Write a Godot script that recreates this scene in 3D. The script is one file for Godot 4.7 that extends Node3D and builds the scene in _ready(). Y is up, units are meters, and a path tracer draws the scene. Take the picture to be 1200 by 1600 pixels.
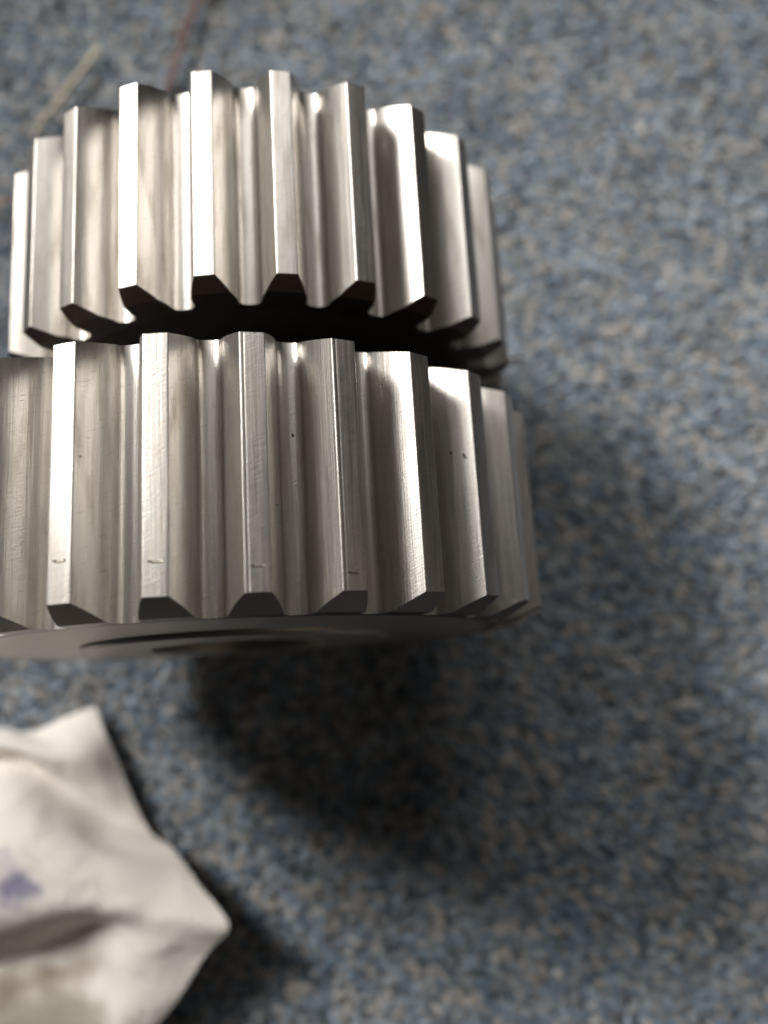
extends Node3D
# Two steel spur gears lying on a flecked loop-pile carpet beside a crumpled cloth. Metres, y up.
# World: carpet surface at y = 0, the gears' common axis along -z (the top of the picture), x to the right.

const FOCAL := 19.546                                   # mm on a 24 mm high frame: 63.1 degrees vertical
var rng := RandomNumberGenerator.new()
var steel: Array[StandardMaterial3D] = []
var end_steel: StandardMaterial3D
var shaded_body: StandardMaterial3D
var shaded_ends: StandardMaterial3D

func _ready():
	rng.seed = 4711
	# ---- camera
	var cam := Camera3D.new(); cam.name = "camera"
	add_child(cam)
	cam.transform = Transform3D(Basis(Vector3(0.99837, -0.01135, 0.05589), Vector3(0.05703, 0.19863, -0.97841), Vector3(0.0, 0.98001, 0.19896)).orthonormalized(), Vector3(0.01652, 0.15548, 0.04435))
	cam.fov = 63.087; cam.near = 0.005; cam.far = 10.0
	var att := CameraAttributesPhysical.new()
	att.frustum_focal_length = FOCAL; att.frustum_focus_distance = 0.084; att.frustum_near = 0.005; att.frustum_far = 10.0
	att.exposure_aperture = 7.2
	cam.attributes = att
	cam.current = true
	# ---- surroundings: a dim room
	var env := Environment.new()
	env.background_mode = Environment.BG_COLOR
	env.background_color = Color(0.016, 0.015, 0.014).linear_to_srgb()
	env.tonemap_mode = Environment.TONE_MAPPER_LINEAR
	env.tonemap_exposure = 1.14
	env.sdfgi_enabled = true; env.ssao_enabled = true; env.ssil_enabled = true
	var we := WorldEnvironment.new(); we.name = "environment"; we.environment = env
	add_child(we)
	# ---- light: a wide lamp to the upper left
	var lamp := SpotLight3D.new(); lamp.name = "desk_lamp"
	add_child(lamp)
	lamp.look_at_from_position(Vector3(-0.66, 0.80, -0.64), Vector3(0.115, 0, 0.02), Vector3.UP)
	lamp.spot_angle = 12.5; lamp.spot_angle_attenuation = 1.0; lamp.spot_range = 10.0; lamp.spot_attenuation = 2.0
	lamp.light_energy = 3.0; lamp.light_size = 0.24; lamp.light_color = Color(1.0, 0.985, 0.965); lamp.shadow_enabled = true
	area("ceiling_lamp", Vector3(-0.10, 1.60, -1.62), Vector3(0, 0.03, 0.02), Vector2(1.8, 1.1), 2.1, Color(1.0, 0.985, 0.965))
	area("warm_fill", Vector3(1.15, 0.85, 0.55), Vector3(0, 0.03, 0.02), Vector2(1.3, 1.2), 0.12, Color(1.0, 0.93, 0.86))  # added fill with no visible source, lifts the right flanks and the shadow

	make_materials()
	carpet()
	# ---- the gears
	gear("spur_gear", "upper steel spur gear, slightly smaller and out of focus, behind the other gear", 0.0360, 25, 0.1974, 0.02537,
		Vector3(0, 0, 0), Basis(Vector3(0.99998, -0.00574, 0), Vector3(0, 0, -1), Vector3(0.00574, 0.99998, 0)), 0.0022, 0.0009, 0.45, false)
	gear("spur_gear", "larger steel spur gear in sharp focus, nearest the white cloth, with notched tooth tips", 0.04078, 28, 0.2156, 0.02518,
		Vector3(-0.00437, 0.0, 0.03691), Basis(Vector3(0.99998, -0.00592, -0.00201), Vector3(-0.00209, -0.01318, -0.99991), Vector3(0.00589, 0.9999, -0.0132)), 0.0018, 0.0016, 0.62, true)
	cloth()
	strands()

func area(called: String, at: Vector3, to: Vector3, size: Vector2, energy: float, color: Color):
	var l := AreaLight3D.new(); l.name = called
	add_child(l)
	l.look_at_from_position(at, to, Vector3.UP)
	l.area_size = size; l.light_energy = energy; l.light_color = color; l.shadow_enabled = true
	l.area_range = 10.0

# ------------------------------------------------------------------ helpers
func tri(st: SurfaceTool, p: Array, n: Array, uv: Array, c: Array = []):
	var g: Vector3 = (p[1] - p[0]).cross(p[2] - p[0])
	var m: Vector3 = n[0] + n[1] + n[2]
	var order := [0, 1, 2] if g.dot(m) < 0.0 else [0, 2, 1]      # front faces run clockwise
	for k in order:
		st.set_normal(n[k]); st.set_uv(uv[k])
		if c.size(): st.set_color(c[k])
		st.add_vertex(p[k])

func quad(st: SurfaceTool, p: Array, n: Array, uv: Array, c: Array = []):
	tri(st, [p[0], p[1], p[2]], [n[0], n[1], n[2]], [uv[0], uv[1], uv[2]], [c[0], c[1], c[2]] if c.size() else [])
	tri(st, [p[0], p[2], p[3]], [n[0], n[2], n[3]], [uv[0], uv[2], uv[3]], [c[0], c[2], c[3]] if c.size() else [])

func begin() -> SurfaceTool:
	var st := SurfaceTool.new(); st.begin(Mesh.PRIMITIVE_TRIANGLES); return st

func put(called: String, mesh: Mesh, material: Material, parent: Node) -> MeshInstance3D:
	var o := MeshInstance3D.new(); o.name = called; o.mesh = mesh
	if material: o.material_override = material
	parent.add_child(o, true)
	return o

func tag(o: Node, label: String, category: String, group := ""):
	o.set_meta("label", label); o.set_meta("category", category)
	if group: o.set_meta("group", group)

func numbered(called: String) -> String:
	if not has_node(NodePath(called)): return called
	var k := 1
	while has_node(NodePath("%s_%03d" % [called, k])): k += 1
	return "%s_%03d" % [called, k]

# ------------------------------------------------------------------ materials
func make_materials():
	var s := 768                                        # covers 32 mm by 32 mm; x runs round the profile, y along the tooth
	var streak := FastNoiseLite.new(); streak.seed = 3; streak.frequency = 1.0; streak.fractal_octaves = 3
	var blot := FastNoiseLite.new(); blot.seed = 8; blot.frequency = 1.0; blot.fractal_octaves = 4
	var grit := FastNoiseLite.new(); grit.seed = 12; grit.frequency = 1.0; grit.fractal_octaves = 2
	var h := PackedFloat32Array(); h.resize(s * s)
	var a := PackedFloat32Array(); a.resize(s * s)      # tarnish
	for y in s:
		for x in s:
			var st := streak.get_noise_2d(x * 0.055, y * 0.0016)
			var fine := streak.get_noise_2d(x * 0.22 + 400.0, y * 0.004)
			var hatch := grit.get_noise_2d(x * 0.03 - y * 0.012, (y - x * 0.42) * 0.16)
			h[y * s + x] = 0.5 + 0.20 * st + 0.18 * fine + 0.10 * hatch
			a[y * s + x] = maxf(0.0, blot.get_noise_2d(x * 0.014, y * 0.0035) * 0.9 - 0.02) + 0.12 * maxf(0.0, hatch + fine * 0.5)
	for k in 900:                                       # short slanting scratches
		var x0 := rng.randf() * s
		var y0 := rng.randf() * s
		var long := rng.randf_range(6, 34)
		var slope := 0.42 + rng.randfn(0, 0.10)
		var deep := rng.randf_range(-0.30, 0.10)
		for i in int(long):
			var xi := int(x0 + i) % s
			var yi := int(y0 + i * slope) % s
			var f := sin(PI * i / long)
			h[yi * s + xi] += deep * f
			if deep < -0.1: a[yi * s + xi] += 0.8 * f
	var him := Image.create(s, s, false, Image.FORMAT_RGB8)
	var aim := Image.create(s, s, false, Image.FORMAT_RGB8)
	var rim := Image.create(s, s, false, Image.FORMAT_RGB8)
	for y in s:
		for x in s:
			var v := clampf(h[y * s + x], 0, 1)
			him.set_pixel(x, y, Color(v, v, v))
			var t := clampf(a[y * s + x], 0, 1)
			var base := Color(0.765, 0.75, 0.73).lerp(Color(0.61, 0.575, 0.53), t * 0.85)
			base = base * (0.93 + 0.14 * v); base.a = 1.0
			aim.set_pixel(x, y, base)
			var r := clampf(0.40 + 0.16 * t + (v - 0.5) * 0.2, 0.2, 0.8)
			rim.set_pixel(x, y, Color(r, r, r))
	var htex := ImageTexture.create_from_image(him)
	var atex := ImageTexture.create_from_image(aim)
	var rtex := ImageTexture.create_from_image(rim)
	for k in 6:
		var m := StandardMaterial3D.new(); m.resource_name = "ground_steel"
		m.albedo_texture = atex; m.roughness_texture = rtex; m.roughness = 1.0; m.metallic = 1.0
		m.heightmap_enabled = true; m.heightmap_texture = htex; m.heightmap_scale = 0.0036
		m.uv1_scale = Vector3(31.25, 31.25, 1); m.uv1_offset = Vector3(0.137 * k, 0.029 * k, 0)
		steel.append(m)
	end_steel = StandardMaterial3D.new(); end_steel.resource_name = "turned_steel"
	end_steel.albedo_color = Color(0.66, 0.63, 0.60); end_steel.metallic = 1.0; end_steel.roughness = 0.42
	shaded_ends = StandardMaterial3D.new(); shaded_ends.resource_name = "shaded_chamfer"
	shaded_ends.albedo_color = Color(0.42, 0.37, 0.34); shaded_ends.metallic = 1.0; shaded_ends.roughness = 0.34  # steel darkened so the bevels carry their shade in the colour
	shaded_body = StandardMaterial3D.new(); shaded_body.resource_name = "shaded_steel"
	shaded_body.albedo_color = Color(0.30, 0.27, 0.25); shaded_body.metallic = 1.0; shaded_body.roughness = 0.5  # darkened steel: shade of the gap between the gears, put into the colour

# ------------------------------------------------------------------ gears
func inv(x: float) -> float:
	return tan(x) - x

# Half of a tooth's outline as (angle from the tooth's centre, radius), from the middle of the gap to the middle of the tip.
func half_profile(ra: float, n: int, groove := false) -> PackedVector2Array:
	var m := 2.0 * ra / (n + 2)
	var rp := m * n / 2.0
	var rf := rp - 1.2 * m
	var rb := rp * cos(deg_to_rad(20))
	var gap := PI / n
	var psi := func(r: float) -> float:
		var q: float = PI / (2 * n) + inv(deg_to_rad(20)) + 0.0048
		return q - inv(acos(minf(1.0, rb / r)))
	var out := PackedVector2Array()
	var rfil := 0.36 * m
	# root land and fillet: quarter of an ellipse from the root circle up to the flank
	var a0: float = psi.call(rf + rfil)
	var wide := minf(rfil * 1.15, (gap - a0) * rf * 0.92) / rf
	out.append(Vector2(-gap, rf))
	out.append(Vector2(-(gap + a0 + wide) * 0.5, rf))
	for i in 9:
		var t := PI / 2 * i / 8.0
		out.append(Vector2(-(a0 + wide * (1.0 - sin(t))), rf + rfil * (1.0 - cos(t))))
	var top := ra - 0.00020
	for i in range(1, 11):
		var r := lerpf(rf + rfil, top, i / 10.0)
		out.append(Vector2(-psi.call(r), r))
	var land: float = psi.call(top)
	for i in range(1, 4):                                # small broken edge
		var t := PI / 2 * i / 3.0
		out.append(Vector2(-land + 0.00017 / ra * (1.0 - cos(t)), top + 0.00020 * sin(t)))
	if groove:
		for e in [Vector2(0.72, 0.0), Vector2(0.66, 0.00007), Vector2(0.60, 0.00001)]:
			out.append(Vector2(-land * e.x, ra - e.y))
	out.append(Vector2(-land * (0.50 if groove else 0.55), ra))
	out.append(Vector2(-land * 0.28, ra))
	out.append(Vector2(0, ra))
	return out

func tooth_mesh(ra: float, n: int, high: float, bevel_top: float, bevel_low: float, low_share: float, nick: float, nicked: bool, r_in: float) -> Array:
	var half := half_profile(ra, n)
	var prof := half_profile(ra, n, nicked and nick < 0.10)
	for i in range(half.size() - 2, -1, -1):
		prof.append(Vector2(-half[i].x, half[i].y))
	var rf := half[0].y
	var cnt := prof.size()
	var flat := PackedVector2Array()
	for q in prof: flat.append(Vector2(q.y * sin(q.x), q.y * cos(q.x)))
	var nor := PackedVector2Array()
	var along := PackedFloat32Array()
	var sum := 0.0
	for i in cnt:
		var d := (flat[mini(i + 1, cnt - 1)] - flat[maxi(i - 1, 0)])
		nor.append(Vector2(-d.y, d.x).normalized())
		if i > 0: sum += flat[i].distance_to(flat[i - 1])
		along.append(sum)
	nor[0] = flat[0].normalized(); nor[cnt - 1] = flat[cnt - 1].normalized()
	var r_low := lerpf(ra, rf, low_share)                # the lower bevel starts at this radius
	var zt := func(r: float) -> float: return high + bevel_top * (1.0 - smoothstep_lin(rf, ra, r))
	var zb := func(r: float) -> float: return -bevel_low * (1.0 - smoothstep_lin(r_low, ra, r))
	var rows := PackedFloat32Array([0.0, nick - 0.011, nick - 0.006, nick, nick + 0.006, nick + 0.011, 0.25, 0.5, 0.75, 0.94, 1.0])
	var st := begin()
	var ends := [begin(), begin()]
	var at := func(i: int, k: int) -> Vector3:
		var q := flat[i]
		var r := prof[i].y
		var f := rows[k]
		var z: float = lerpf(zb.call(r), zt.call(r), f)
		var p := Vector3(q.x, z, q.y)
		if nicked and absf(prof[i].x) < 0.014 and r > ra - 0.000005 and k in [2, 3, 4]:
			p -= Vector3(nor[i].x, 0, nor[i].y) * (0.00024 if k == 3 else 0.0)
		return p
	for i in cnt - 1:
		for k in rows.size() - 1:
			var p := [at.call(i, k), at.call(i + 1, k), at.call(i + 1, k + 1), at.call(i, k + 1)]
			var n0 := Vector3(nor[i].x, 0, nor[i].y)
			var n1 := Vector3(nor[i + 1].x, 0, nor[i + 1].y)
			var ns := [n0, n1, n1, n0]
			if nicked and prof[i].y > ra - 0.00002 and prof[i + 1].y > ra - 0.00002 and k in [2, 3]:
				var g: Vector3 = (p[1] - p[0]).cross(p[3] - p[0]).normalized()
				if g.dot(n0) < 0: g = -g
				ns = [g, g, g, g]
			quad(st, p, ns, [Vector2(along[i], p[0].y), Vector2(along[i + 1], p[1].y), Vector2(along[i + 1], p[2].y), Vector2(along[i], p[3].y)])
	# ends: bands from the inner ring out to the outline
	for low in [true, false]:
		for i in cnt - 1:
			var e := [prof[i], prof[i + 1]]
			var rb: float = r_low if low else rf
			var cols := []
			for q in e:
				var dir := Vector3(sin(q.x), 0, cos(q.x))
				var rs := [r_in, minf(q.y, rb), q.y]
				var pts := []
				for r in rs: pts.append(dir * r + Vector3(0, zb.call(r) if low else zt.call(r), 0))
				cols.append(pts)
			for b in 2:
				var p := [cols[0][b], cols[1][b], cols[1][b + 1], cols[0][b + 1]]
				if p[0].distance_to(p[3]) < 1e-6 and p[1].distance_to(p[2]) < 1e-6: continue
				var up := -1.0 if low else 1.0
				var out := Vector3(0, 0, 1)
				var nn := Vector3(0, up, 0)
				if b == 1: nn = (Vector3(0, up, 0) + out * ((bevel_low / maxf(1e-6, ra - r_low)) if low else (bevel_top / (ra - rf)))).normalized()
				quad(ends[0] if low else ends[1], p, [nn, nn, nn, nn], [Vector2(p[0].x, p[0].z), Vector2(p[1].x, p[1].z), Vector2(p[2].x, p[2].z), Vector2(p[3].x, p[3].z)])
	return [st.commit(), ends[0].commit(), ends[1].commit()]

func smoothstep_lin(a: float, b: float, x: float) -> float:
	return clampf((x - a) / maxf(1e-7, b - a), 0.0, 1.0)

# A turned profile: closed list of (radius, height) swept about the local y axis; faces flat between corners.
func lathe(points: Array, seg := 96) -> ArrayMesh:
	var st := begin()
	for j in points.size():
		var a: Vector2 = points[j]
		var b: Vector2 = points[(j + 1) % points.size()]
		var d := b - a
		if d.length() < 1e-7: continue
		var nn := Vector2(d.y, -d.x).normalized()
		for i in seg:
			var t0 := TAU * i / seg
			var t1 := TAU * (i + 1) / seg
			var u0 := Vector3(sin(t0), 0, cos(t0))
			var u1 := Vector3(sin(t1), 0, cos(t1))
			quad(st, [u0 * a.x + Vector3(0, a.y, 0), u1 * a.x + Vector3(0, a.y, 0), u1 * b.x + Vector3(0, b.y, 0), u0 * b.x + Vector3(0, b.y, 0)],
				[u0 * nn.x + Vector3(0, nn.y, 0), u1 * nn.x + Vector3(0, nn.y, 0), u1 * nn.x + Vector3(0, nn.y, 0), u0 * nn.x + Vector3(0, nn.y, 0)],
				[Vector2(t0 * a.x, a.y), Vector2(t1 * a.x, a.y), Vector2(t1 * b.x, b.y), Vector2(t0 * b.x, b.y)])
	return st.commit()

func gear(called: String, label: String, ra: float, n: int, phase: float, high: float, base: Vector3, turn: Basis, bevel_top: float, bevel_low: float, low_share: float, nicks: bool):
	var root := Node3D.new(); root.name = numbered(called); add_child(root)
	root.transform = Transform3D(turn.orthonormalized(), base)
	tag(root, label, "gear", "steel gears lying on the carpet")
	var rf := half_profile(ra, n)[0].y
	var r_in := rf - 0.0012
	var c := Vector3(0, 0, ra)                           # the axis stands one radius above the carpet
	var plain := tooth_mesh(ra, n, high, bevel_top, bevel_low, low_share, 0.08, false, r_in)
	var pit_mesh := SphereMesh.new(); pit_mesh.radius = 1.0; pit_mesh.height = 2.0; pit_mesh.radial_segments = 10; pit_mesh.rings = 5
	var rust := StandardMaterial3D.new(); rust.albedo_color = Color(0.16, 0.12, 0.10); rust.roughness = 0.9; rust.resource_name = "rust"
	var nick_at := {-2: 0.155, -1: 0.125, 0: 0.095, 1: 0.065}     # a line of small dents runs slanting across four tips
	for k in n:
		var i := k if k <= n / 2 else k - n
		var shape := tooth_mesh(ra, n, high, bevel_top, bevel_low, low_share, nick_at[i], true, r_in) if nicks and nick_at.has(i) else plain
		var o := put("tooth", shape[0], steel[(k * 5 + n) % steel.size()], root)
		put("bevelled_end", shape[1], shaded_ends, o)
		put("bevelled_end", shape[2], shaded_ends, o)
		o.transform = Transform3D(Basis(Vector3.UP, phase + TAU * i / n), c)
		if nicks:                                        # a few small pits of rust on the faces: angle from the tooth's middle, radius, height, length
			for e in [[1, -0.098, rf + 0.00002, 0.665, 0.00032, 0.5], [3, -0.0668, ra * 0.947, 0.630, 0.00022, -0.2], [3, -0.0495, ra * 0.9765, 0.613, 0.00024, 0.5], [-2, 0.041, ra * 0.985, 0.55, 0.00013, 0.3], [0, 0.05, ra * 0.976, 0.33, 0.00012, 0.3]]:
				if e[0] != i: continue
				var pit := put("rust_pit", pit_mesh, rust, o)
				var out := Vector3(sin(e[1]), 0, cos(e[1]))
				var face := out if e[2] < rf + 0.0003 else Vector3(cos(e[1]) * signf(e[1]), 0, -sin(e[1]) * signf(e[1])) * 0.9 + out * 0.42
				var along := Vector3.UP.rotated(face.normalized(), 1.2 * e[5])
				var bas := Basis(along, face.normalized(), along.cross(face.normalized()))
				pit.transform = Transform3D(bas * Basis.from_scale(Vector3(e[4], 0.00005, e[4] * 0.5)), out * e[2] + Vector3(0, high * e[3], 0))
	var bore := ra * 0.27
	var body := put("gear_body", lathe([Vector2(r_in, -bevel_low), Vector2(r_in, high + bevel_top), Vector2(bore, high + bevel_top), Vector2(bore, -bevel_low)]), end_steel if nicks else shaded_body, root)  # upper gear's body gets the steel with painted shade
	body.position = c
	var hr := ra * 0.50
	var hh := ra * 0.016
	var hub := put("hub", lathe([Vector2(hr - 0.0003, -hh), Vector2(hr, -hh + 0.0003), Vector2(hr, -0.00001), Vector2(bore + 0.0008, -0.00001), Vector2(bore + 0.0008, -hh)]), end_steel, root)
	hub.position = c - Vector3(0, bevel_low, 0)

# ------------------------------------------------------------------ carpet
func carpet():
	var grain := FastNoiseLite.new(); grain.seed = 21; grain.frequency = 0.09; grain.fractal_octaves = 3
	var im := Image.create(512, 512, false, Image.FORMAT_RGB8)
	for y in 512:
		for x in 512:
			var v := grain.get_noise_2d(x * 3.0, y * 3.0)
			var w := grain.get_noise_2d(x * 1.2 + 700.0, y * 1.2)
			im.set_pixel(x, y, Color(0.16, 0.19, 0.22).lerp(Color(0.36, 0.35, 0.33), clampf(0.5 + v, 0, 1)).lerp(Color(0.13, 0.17, 0.23), clampf(w, 0, 1)))
	var m := StandardMaterial3D.new(); m.resource_name = "carpet_backing"
	m.albedo_texture = ImageTexture.create_from_image(im); m.roughness = 1.0; m.metallic_specular = 0.1
	m.uv1_triplanar = true; m.uv1_world_triplanar = true; m.uv1_scale = Vector3(9, 9, 9)
	var box := BoxMesh.new(); box.size = Vector3(0.9, 0.006, 0.9)
	var sheet := put("carpet", box, m, self)
	sheet.position = Vector3(0.02, -0.0042, 0)
	sheet.set_meta("kind", "structure")
	sheet.set_meta("label", "blue-grey carpet flecked with tan under the gears and cloth")
	# loops of yarn
	var loop := begin()
	var rings := 5
	var seg := 8
	var pts := []
	for j in rings + 1:
		var v := PI * 0.5 * j / rings * 1.25 - 0.4
		var row := []
		for i in seg + 1:
			var t := TAU * i / seg
			row.append(Vector3(cos(v) * cos(t), sin(v), cos(v) * sin(t)))
		pts.append(row)
	for j in rings:
		for i in seg:
			var q := [pts[j][i], pts[j][i + 1], pts[j + 1][i + 1], pts[j + 1][i]]
			quad(loop, q, q, [Vector2(), Vector2(), Vector2(), Vector2()])
	var yarn := StandardMaterial3D.new(); yarn.resource_name = "yarn"
	yarn.vertex_color_use_as_albedo = true; yarn.roughness = 0.95; yarn.metallic_specular = 0.2
	yarn.rim_enabled = true; yarn.rim = 0.3; yarn.rim_tint = 0.6
	var lm := loop.commit()
	lm.surface_set_material(0, yarn)
	var palette := [Color(0.162, 0.207, 0.258), Color(0.207, 0.222, 0.24), Color(0.11, 0.127, 0.147), Color(0.262, 0.274, 0.288), Color(0.315, 0.297, 0.272), Color(0.258, 0.305, 0.35), Color(0.375, 0.362, 0.345), Color(0.122, 0.167, 0.22)]
	var share := [0.22, 0.19, 0.14, 0.15, 0.09, 0.10, 0.05, 0.06]
	var step := 0.00120
	var nx := int(0.27 / step)
	var nz := int(0.32 / step)
	var mm := MultiMesh.new()
	mm.transform_format = MultiMesh.TRANSFORM_3D; mm.use_colors = true; mm.mesh = lm
	mm.instance_count = nx * nz
	var patch := FastNoiseLite.new(); patch.seed = 5; patch.frequency = 100.0; patch.fractal_octaves = 2
	var tone := FastNoiseLite.new(); tone.seed = 6; tone.frequency = 45.0; tone.fractal_octaves = 3
	var k := 0
	for iz in nz:
		for ix in nx:
			var x := -0.105 + (ix + 0.5 * (iz % 2) + rng.randf_range(-0.45, 0.45)) * step
			var z := -0.165 + (iz + rng.randf_range(-0.45, 0.45)) * step
			var yaw := -0.6 + rng.randfn(0, 0.65)
			var long := rng.randf_range(0.0010, 0.0021)
			var b := Basis(Vector3.UP, yaw) * Basis(Vector3.FORWARD, rng.randfn(0, 0.28))
			b = b * Basis.from_scale(Vector3(long, rng.randf_range(0.0006, 0.0010), rng.randf_range(0.0006, 0.0010)))
			var y := -0.0010 + rng.randfn(0, 0.00022)
			mm.set_instance_transform(k, Transform3D(b, Vector3(x, y, z)))
			# neighbours along the yarn tend to share a colour
			var pick := clampf(0.5 + patch.get_noise_2d(x + 0.4 * z, z) * 0.62 + rng.randfn(0, 0.12), 0.0, 0.999)
			pick = fposmod(pick * 2.0 + 0.37, 1.0)
			var sum := 0.0
			var c: Color = palette[0]
			for q in share.size():
				sum += share[q]
				if pick < sum:
					c = palette[q]
					break
			var f := (1.0 + 0.25 * tone.get_noise_2d(x, z)) * rng.randf_range(0.82, 1.15)
			mm.set_instance_color(k, Color(c.r * f, c.g * f, c.b * f))
			k += 1
	var pile := MultiMeshInstance3D.new(); pile.name = "carpet_pile"; pile.multimesh = mm
	sheet.add_child(pile); pile.position = -sheet.position
	pile.set_meta("kind", "stuff")

# ------------------------------------------------------------------ cloth
func cubic(a: Vector3, b: Vector3, c: Vector3, d: Vector3, t: float) -> Vector3:
	return b.cubic_interpolate(c, a, d, t)

func cloth():
	# millimetres: control points of the crumpled sheet, row by row from its far edge
	var g := [
		[Vector3(-69.3, 6, 49.0), Vector3(-59.8, 5, 48.8), Vector3(-53.5, 4, 48.9), Vector3(-48.8, 3, 49.9), Vector3(-43.3, 2.5, 47.9), Vector3(-37.2, 3, 45.7)],
		[Vector3(-67.4, 9, 52.0), Vector3(-57.6, 9, 51.5), Vector3(-49.8, 9.5, 51.4), Vector3(-42.6, 9.5, 53.4), Vector3(-37.0, 8.5, 54.3), Vector3(-33.1, 4.5, 55.4)],
		[Vector3(-67.8, 8, 55.8), Vector3(-58.3, 7.5, 54.8), Vector3(-49.4, 6.5, 54.3), Vector3(-41.7, 6, 59.2), Vector3(-34.5, 4.5, 64.0), Vector3(-27.5, 3, 67.6)],
		[Vector3(-64.7, 13, 59.9), Vector3(-55.2, 13, 59.5), Vector3(-47.4, 13, 59.4), Vector3(-40.1, 12.5, 63.8), Vector3(-33.1, 10, 68.1), Vector3(-23.3, 6, 70.1)],
		[Vector3(-63.1, 15, 66.6), Vector3(-53.4, 16, 66.4), Vector3(-44.0, 16.5, 66.4), Vector3(-35.6, 16, 69.3), Vector3(-27.1, 14, 71.6), Vector3(-19.9, 10, 72.8)],
		[Vector3(-62.7, 15, 73.3), Vector3(-53.1, 16, 73.1), Vector3(-42.1, 17, 72.5), Vector3(-33.1, 17, 73.9), Vector3(-24.4, 16, 75.1), Vector3(-16.6, 14, 75.8)],
		[Vector3(-63.0, 14, 79.2), Vector3(-53.9, 14, 79.2), Vector3(-42.8, 15, 78.1), Vector3(-33.9, 16, 77.2), Vector3(-22.5, 17.5, 78.5), Vector3(-11.8, 17, 80.6)],
		[Vector3(-66.0, 8, 86.0), Vector3(-57.1, 7, 86.1), Vector3(-48.1, 6, 85.1), Vector3(-36.6, 8.5, 81.1), Vector3(-23.4, 16, 81.6), Vector3(-14.7, 15, 83.9)],
		[Vector3(-66.4, 7, 89.7), Vector3(-57.2, 6.5, 89.8), Vector3(-48.0, 6, 89.0), Vector3(-37.6, 7, 86.3), Vector3(-26.0, 14, 85.8), Vector3(-17.0, 14, 86.7)],
		[Vector3(-66.7, 6, 94.8), Vector3(-57.2, 6, 94.8), Vector3(-47.6, 6.5, 94.1), Vector3(-37.8, 7.5, 92.9), Vector3(-28.6, 12, 92.3), Vector3(-20.9, 12.5, 92.0)],
		[Vector3(-65.9, 6, 107.0), Vector3(-57.2, 5, 106.9), Vector3(-47.9, 5, 106.5), Vector3(-39.2, 6, 104.6), Vector3(-32.5, 9, 101.0), Vector3(-26.2, 10, 97.7)],
	]
	var nr := 96
	var nc := 72
	var wrinkle := FastNoiseLite.new(); wrinkle.seed = 31; wrinkle.frequency = 0.07; wrinkle.fractal_octaves = 3
	var crease := FastNoiseLite.new(); crease.seed = 17; crease.frequency = 0.085; crease.fractal_type = FastNoiseLite.FRACTAL_RIDGED; crease.fractal_octaves = 3
	var P := []
	for r in nr + 1:
		var fr := float(r) / nr * (g.size() - 1)
		var i := mini(int(fr), g.size() - 2)
		var row := []
		for c in nc + 1:
			var fc: float = float(c) / nc * (g[0].size() - 1)
			var j := mini(int(fc), g[0].size() - 2)
			var across := []
			for q in range(i - 1, i + 3):
				var line: Array = g[clampi(q, 0, g.size() - 1)]
				across.append(cubic(line[maxi(j - 1, 0)], line[j], line[j + 1], line[mini(j + 2, line.size() - 1)], fc - j))
			var p := cubic(across[0], across[1], across[2], across[3], fr - i)
			p.y *= lerpf(1.0, 0.78, fc / 5.0)
			p.y += wrinkle.get_noise_2d(p.x, p.z) * 0.35 + crease.get_noise_2d(p.x, p.z) * 0.28
			p.y = maxf(p.y, 1.2)
			row.append(p * 0.001)
		P.append(row)
	var N := []
	for r in nr + 1:
		var row := []
		for c in nc + 1:
			var dx: Vector3 = P[r][mini(c + 1, nc)] - P[r][maxi(c - 1, 0)]
			var dz: Vector3 = P[mini(r + 1, nr)][c] - P[maxi(r - 1, 0)][c]
			row.append(dz.cross(dx).normalized())
		N.append(row)
	var dirt := FastNoiseLite.new(); dirt.seed = 40; dirt.frequency = 0.10; dirt.fractal_octaves = 4
	var col := func(p: Vector3) -> Color:
		var q := p * 1000.0
		var base := Color(0.88, 0.83, 0.775)
		var stain := clampf(1.0 - Vector2((q.x + 46.0) / 19.0, (q.z - 97.0) / 9.5).length() + dirt.get_noise_2d(q.x, q.z) * 0.5, 0.0, 1.0)
		base = base.lerp(Color(0.36, 0.32, 0.235), minf(0.8, stain * 1.8))
		var grime := clampf(1.0 - absf(q.z - (88.0 - 0.28 * (q.x + 40.0))) / 4.0 + dirt.get_noise_2d(q.x * 1.5, q.z * 1.5) * 0.6, 0.0, 1.0) * clampf((-30.0 - q.x) / 8.0, 0.0, 1.0)
		base = base.lerp(Color(0.33, 0.27, 0.21), grime * 0.95)
		var ink := clampf(1.25 - Vector2((q.x + 45.2) / 3.6, (q.z - 73.2) / 2.3).length() + dirt.get_noise_2d(q.x * 3.0, q.z * 3.0) * 0.7, 0.0, 1.0)
		base = base.lerp(Color(0.21, 0.20, 0.37), minf(0.82, ink * 1.3))
		var ink2 := clampf(1.0 - Vector2((q.x + 46.5) / 2.2, (q.z - 69.0) / 2.4).length() + dirt.get_noise_2d(q.x * 3.0 + 90.0, q.z * 3.0) * 0.7, 0.0, 1.0)
		return base.lerp(Color(0.36, 0.31, 0.46), minf(0.3, ink2))
	var st := begin()
	var thick := 0.00035
	for side in [1.0, -1.0]:
		for r in nr:
			for c in nc:
				var id := [[r, c], [r, c + 1], [r + 1, c + 1], [r + 1, c]]
				var p := []
				var n := []
				var k := []
				for e in id:
					var nn: Vector3 = N[e[0]][e[1]]
					p.append(P[e[0]][e[1]] + nn * thick * side)
					n.append(nn * side)
					k.append(col.call(P[e[0]][e[1]]))
				quad(st, p, n, [Vector2(p[0].x, p[0].z), Vector2(p[1].x, p[1].z), Vector2(p[2].x, p[2].z), Vector2(p[3].x, p[3].z)], k)
	var edge := []
	for c in nc + 1: edge.append([0, c])
	for r in range(1, nr + 1): edge.append([r, nc])
	for c in range(nc - 1, -1, -1): edge.append([nr, c])
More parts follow.
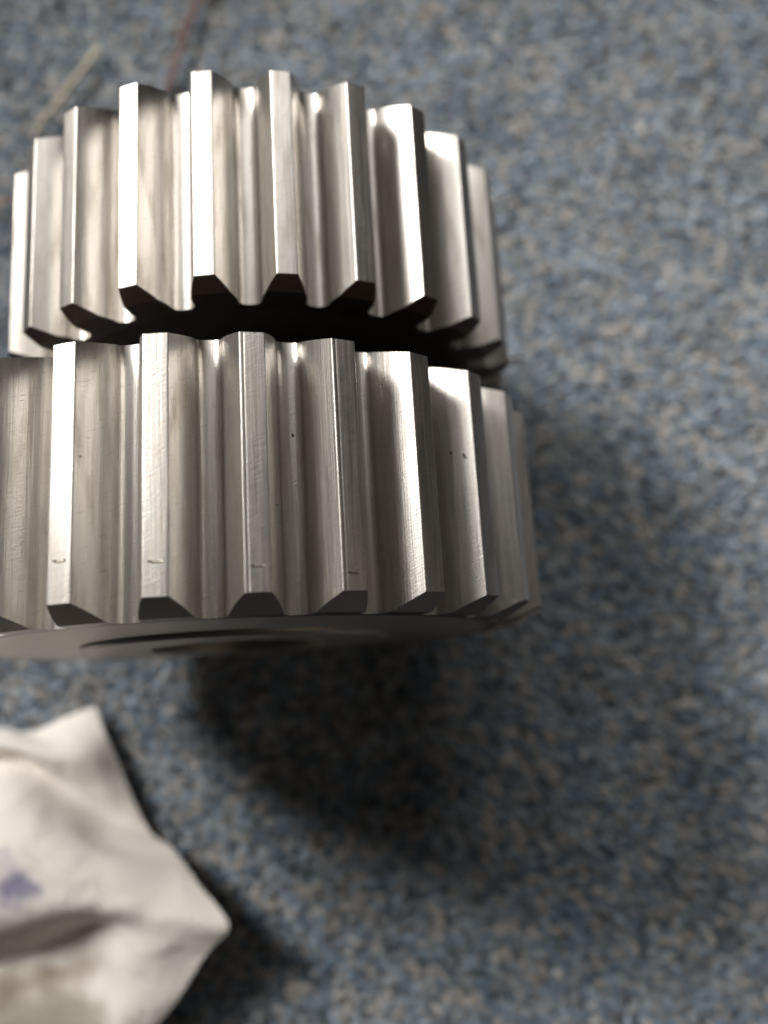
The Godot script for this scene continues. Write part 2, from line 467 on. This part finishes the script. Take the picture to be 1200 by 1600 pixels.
	for r in range(nr - 1, -1, -1): edge.append([r, 0])
	var mid: Vector3 = P[nr / 2][nc / 2]
	for i in edge.size() - 1:
		var a: Array = edge[i]
		var b: Array = edge[i + 1]
		var pa: Vector3 = P[a[0]][a[1]]
		var pb: Vector3 = P[b[0]][b[1]]
		var na: Vector3 = N[a[0]][a[1]] * thick
		var nb: Vector3 = N[b[0]][b[1]] * thick
		var out := (pb - pa).cross(na).normalized()
		if out.dot(pa - mid) < 0: out = -out
		var k: Color = col.call(pa)
		quad(st, [pa - na, pb - nb, pb + nb, pa + na], [out, out, out, out], [Vector2(), Vector2(), Vector2(), Vector2()], [k, k, k, k])
	var m := StandardMaterial3D.new(); m.resource_name = "soft_cloth"
	m.vertex_color_use_as_albedo = true; m.roughness = 0.95; m.metallic_specular = 0.15
	m.rim_enabled = true; m.rim = 0.3; m.rim_tint = 0.5
	m.backlight_enabled = true; m.backlight = Color(0.18, 0.16, 0.13)
	var weave := FastNoiseLite.new(); weave.seed = 9; weave.frequency = 0.35
	var wt := NoiseTexture2D.new(); wt.noise = weave; wt.width = 256; wt.height = 256; wt.seamless = true
	m.heightmap_enabled = true; m.heightmap_texture = wt; m.heightmap_scale = 0.01
	m.uv1_scale = Vector3(60, 60, 1)
	var o := put("crumpled_cloth", st.commit(), m, self)
	tag(o, "crumpled cream cloth with a purple ink smudge and dirty folds", "cloth")

# ------------------------------------------------------------------ strands on the carpet
func tube(path: PackedVector3Array, r0: float, r1: float) -> ArrayMesh:
	var cu := Curve3D.new()
	for i in path.size():
		var t := (path[mini(i + 1, path.size() - 1)] - path[maxi(i - 1, 0)]) / 6.0
		cu.add_point(path[i], -t, t)
	var st := begin()
	var steps := 40
	var seg := 7
	var rows := []
	var nors := []
	var long := cu.get_baked_length()
	for k in steps + 1:
		var p := cu.sample_baked(long * k / steps, true)
		var d := (cu.sample_baked(minf(long, long * (k + 0.5) / steps), true) - cu.sample_baked(maxf(0.0, long * (k - 0.5) / steps), true)).normalized()
		var s := d.cross(Vector3.UP).normalized()
		var u := s.cross(d)
		var r := lerpf(r0, r1, float(k) / steps) * (1.0 + 0.18 * sin(k * 1.7))
		var row := []
		var nr := []
		for i in seg + 1:
			var q := s * cos(TAU * i / seg) + u * sin(TAU * i / seg)
			row.append(p + q * r); nr.append(q)
		rows.append(row); nors.append(nr)
	for k in steps:
		for i in seg:
			quad(st, [rows[k][i], rows[k][i + 1], rows[k + 1][i + 1], rows[k + 1][i]], [nors[k][i], nors[k][i + 1], nors[k + 1][i + 1], nors[k + 1][i]], [Vector2(), Vector2(), Vector2(), Vector2()])
	return st.commit()

func strand(called: String, label: String, path: PackedVector3Array, r0: float, r1: float, color: Color):
	var m := StandardMaterial3D.new(); m.albedo_color = color.linear_to_srgb(); m.roughness = 0.7; m.resource_name = "dry_fibre"
	tag(put(numbered(called), tube(path, r0, r1), m, self), label, "straw", "dry strands on the carpet")

func strands():
	strand("dry_straw", "pale yellow dry straw leaning toward the left teeth of the upper gear", PackedVector3Array([Vector3(-0.0385, 0.0014, -0.0915), Vector3(-0.0418, 0.0024, -0.0850), Vector3(-0.0462, 0.0026, -0.0785), Vector3(-0.0500, 0.0022, -0.0738), Vector3(-0.0520, 0.0014, -0.0705)]), 0.00055, 0.00045, Color(0.66, 0.58, 0.42))
	strand("dry_straw", "thin reddish brown straw behind the upper gear at the top", PackedVector3Array([Vector3(-0.0150, 0.0014, -0.1070), Vector3(-0.0178, 0.0022, -0.0990), Vector3(-0.0208, 0.0022, -0.0900), Vector3(-0.0245, 0.0014, -0.0790)]), 0.0007, 0.0006, Color(0.20, 0.085, 0.06))
	strand("dry_straw", "short orange tan straw at the left edge beside the upper gear", PackedVector3Array([Vector3(-0.0680, 0.0012, -0.0520), Vector3(-0.0620, 0.0017, -0.0545), Vector3(-0.0565, 0.0013, -0.0565)]), 0.0006, 0.0005, Color(0.48, 0.28, 0.18))
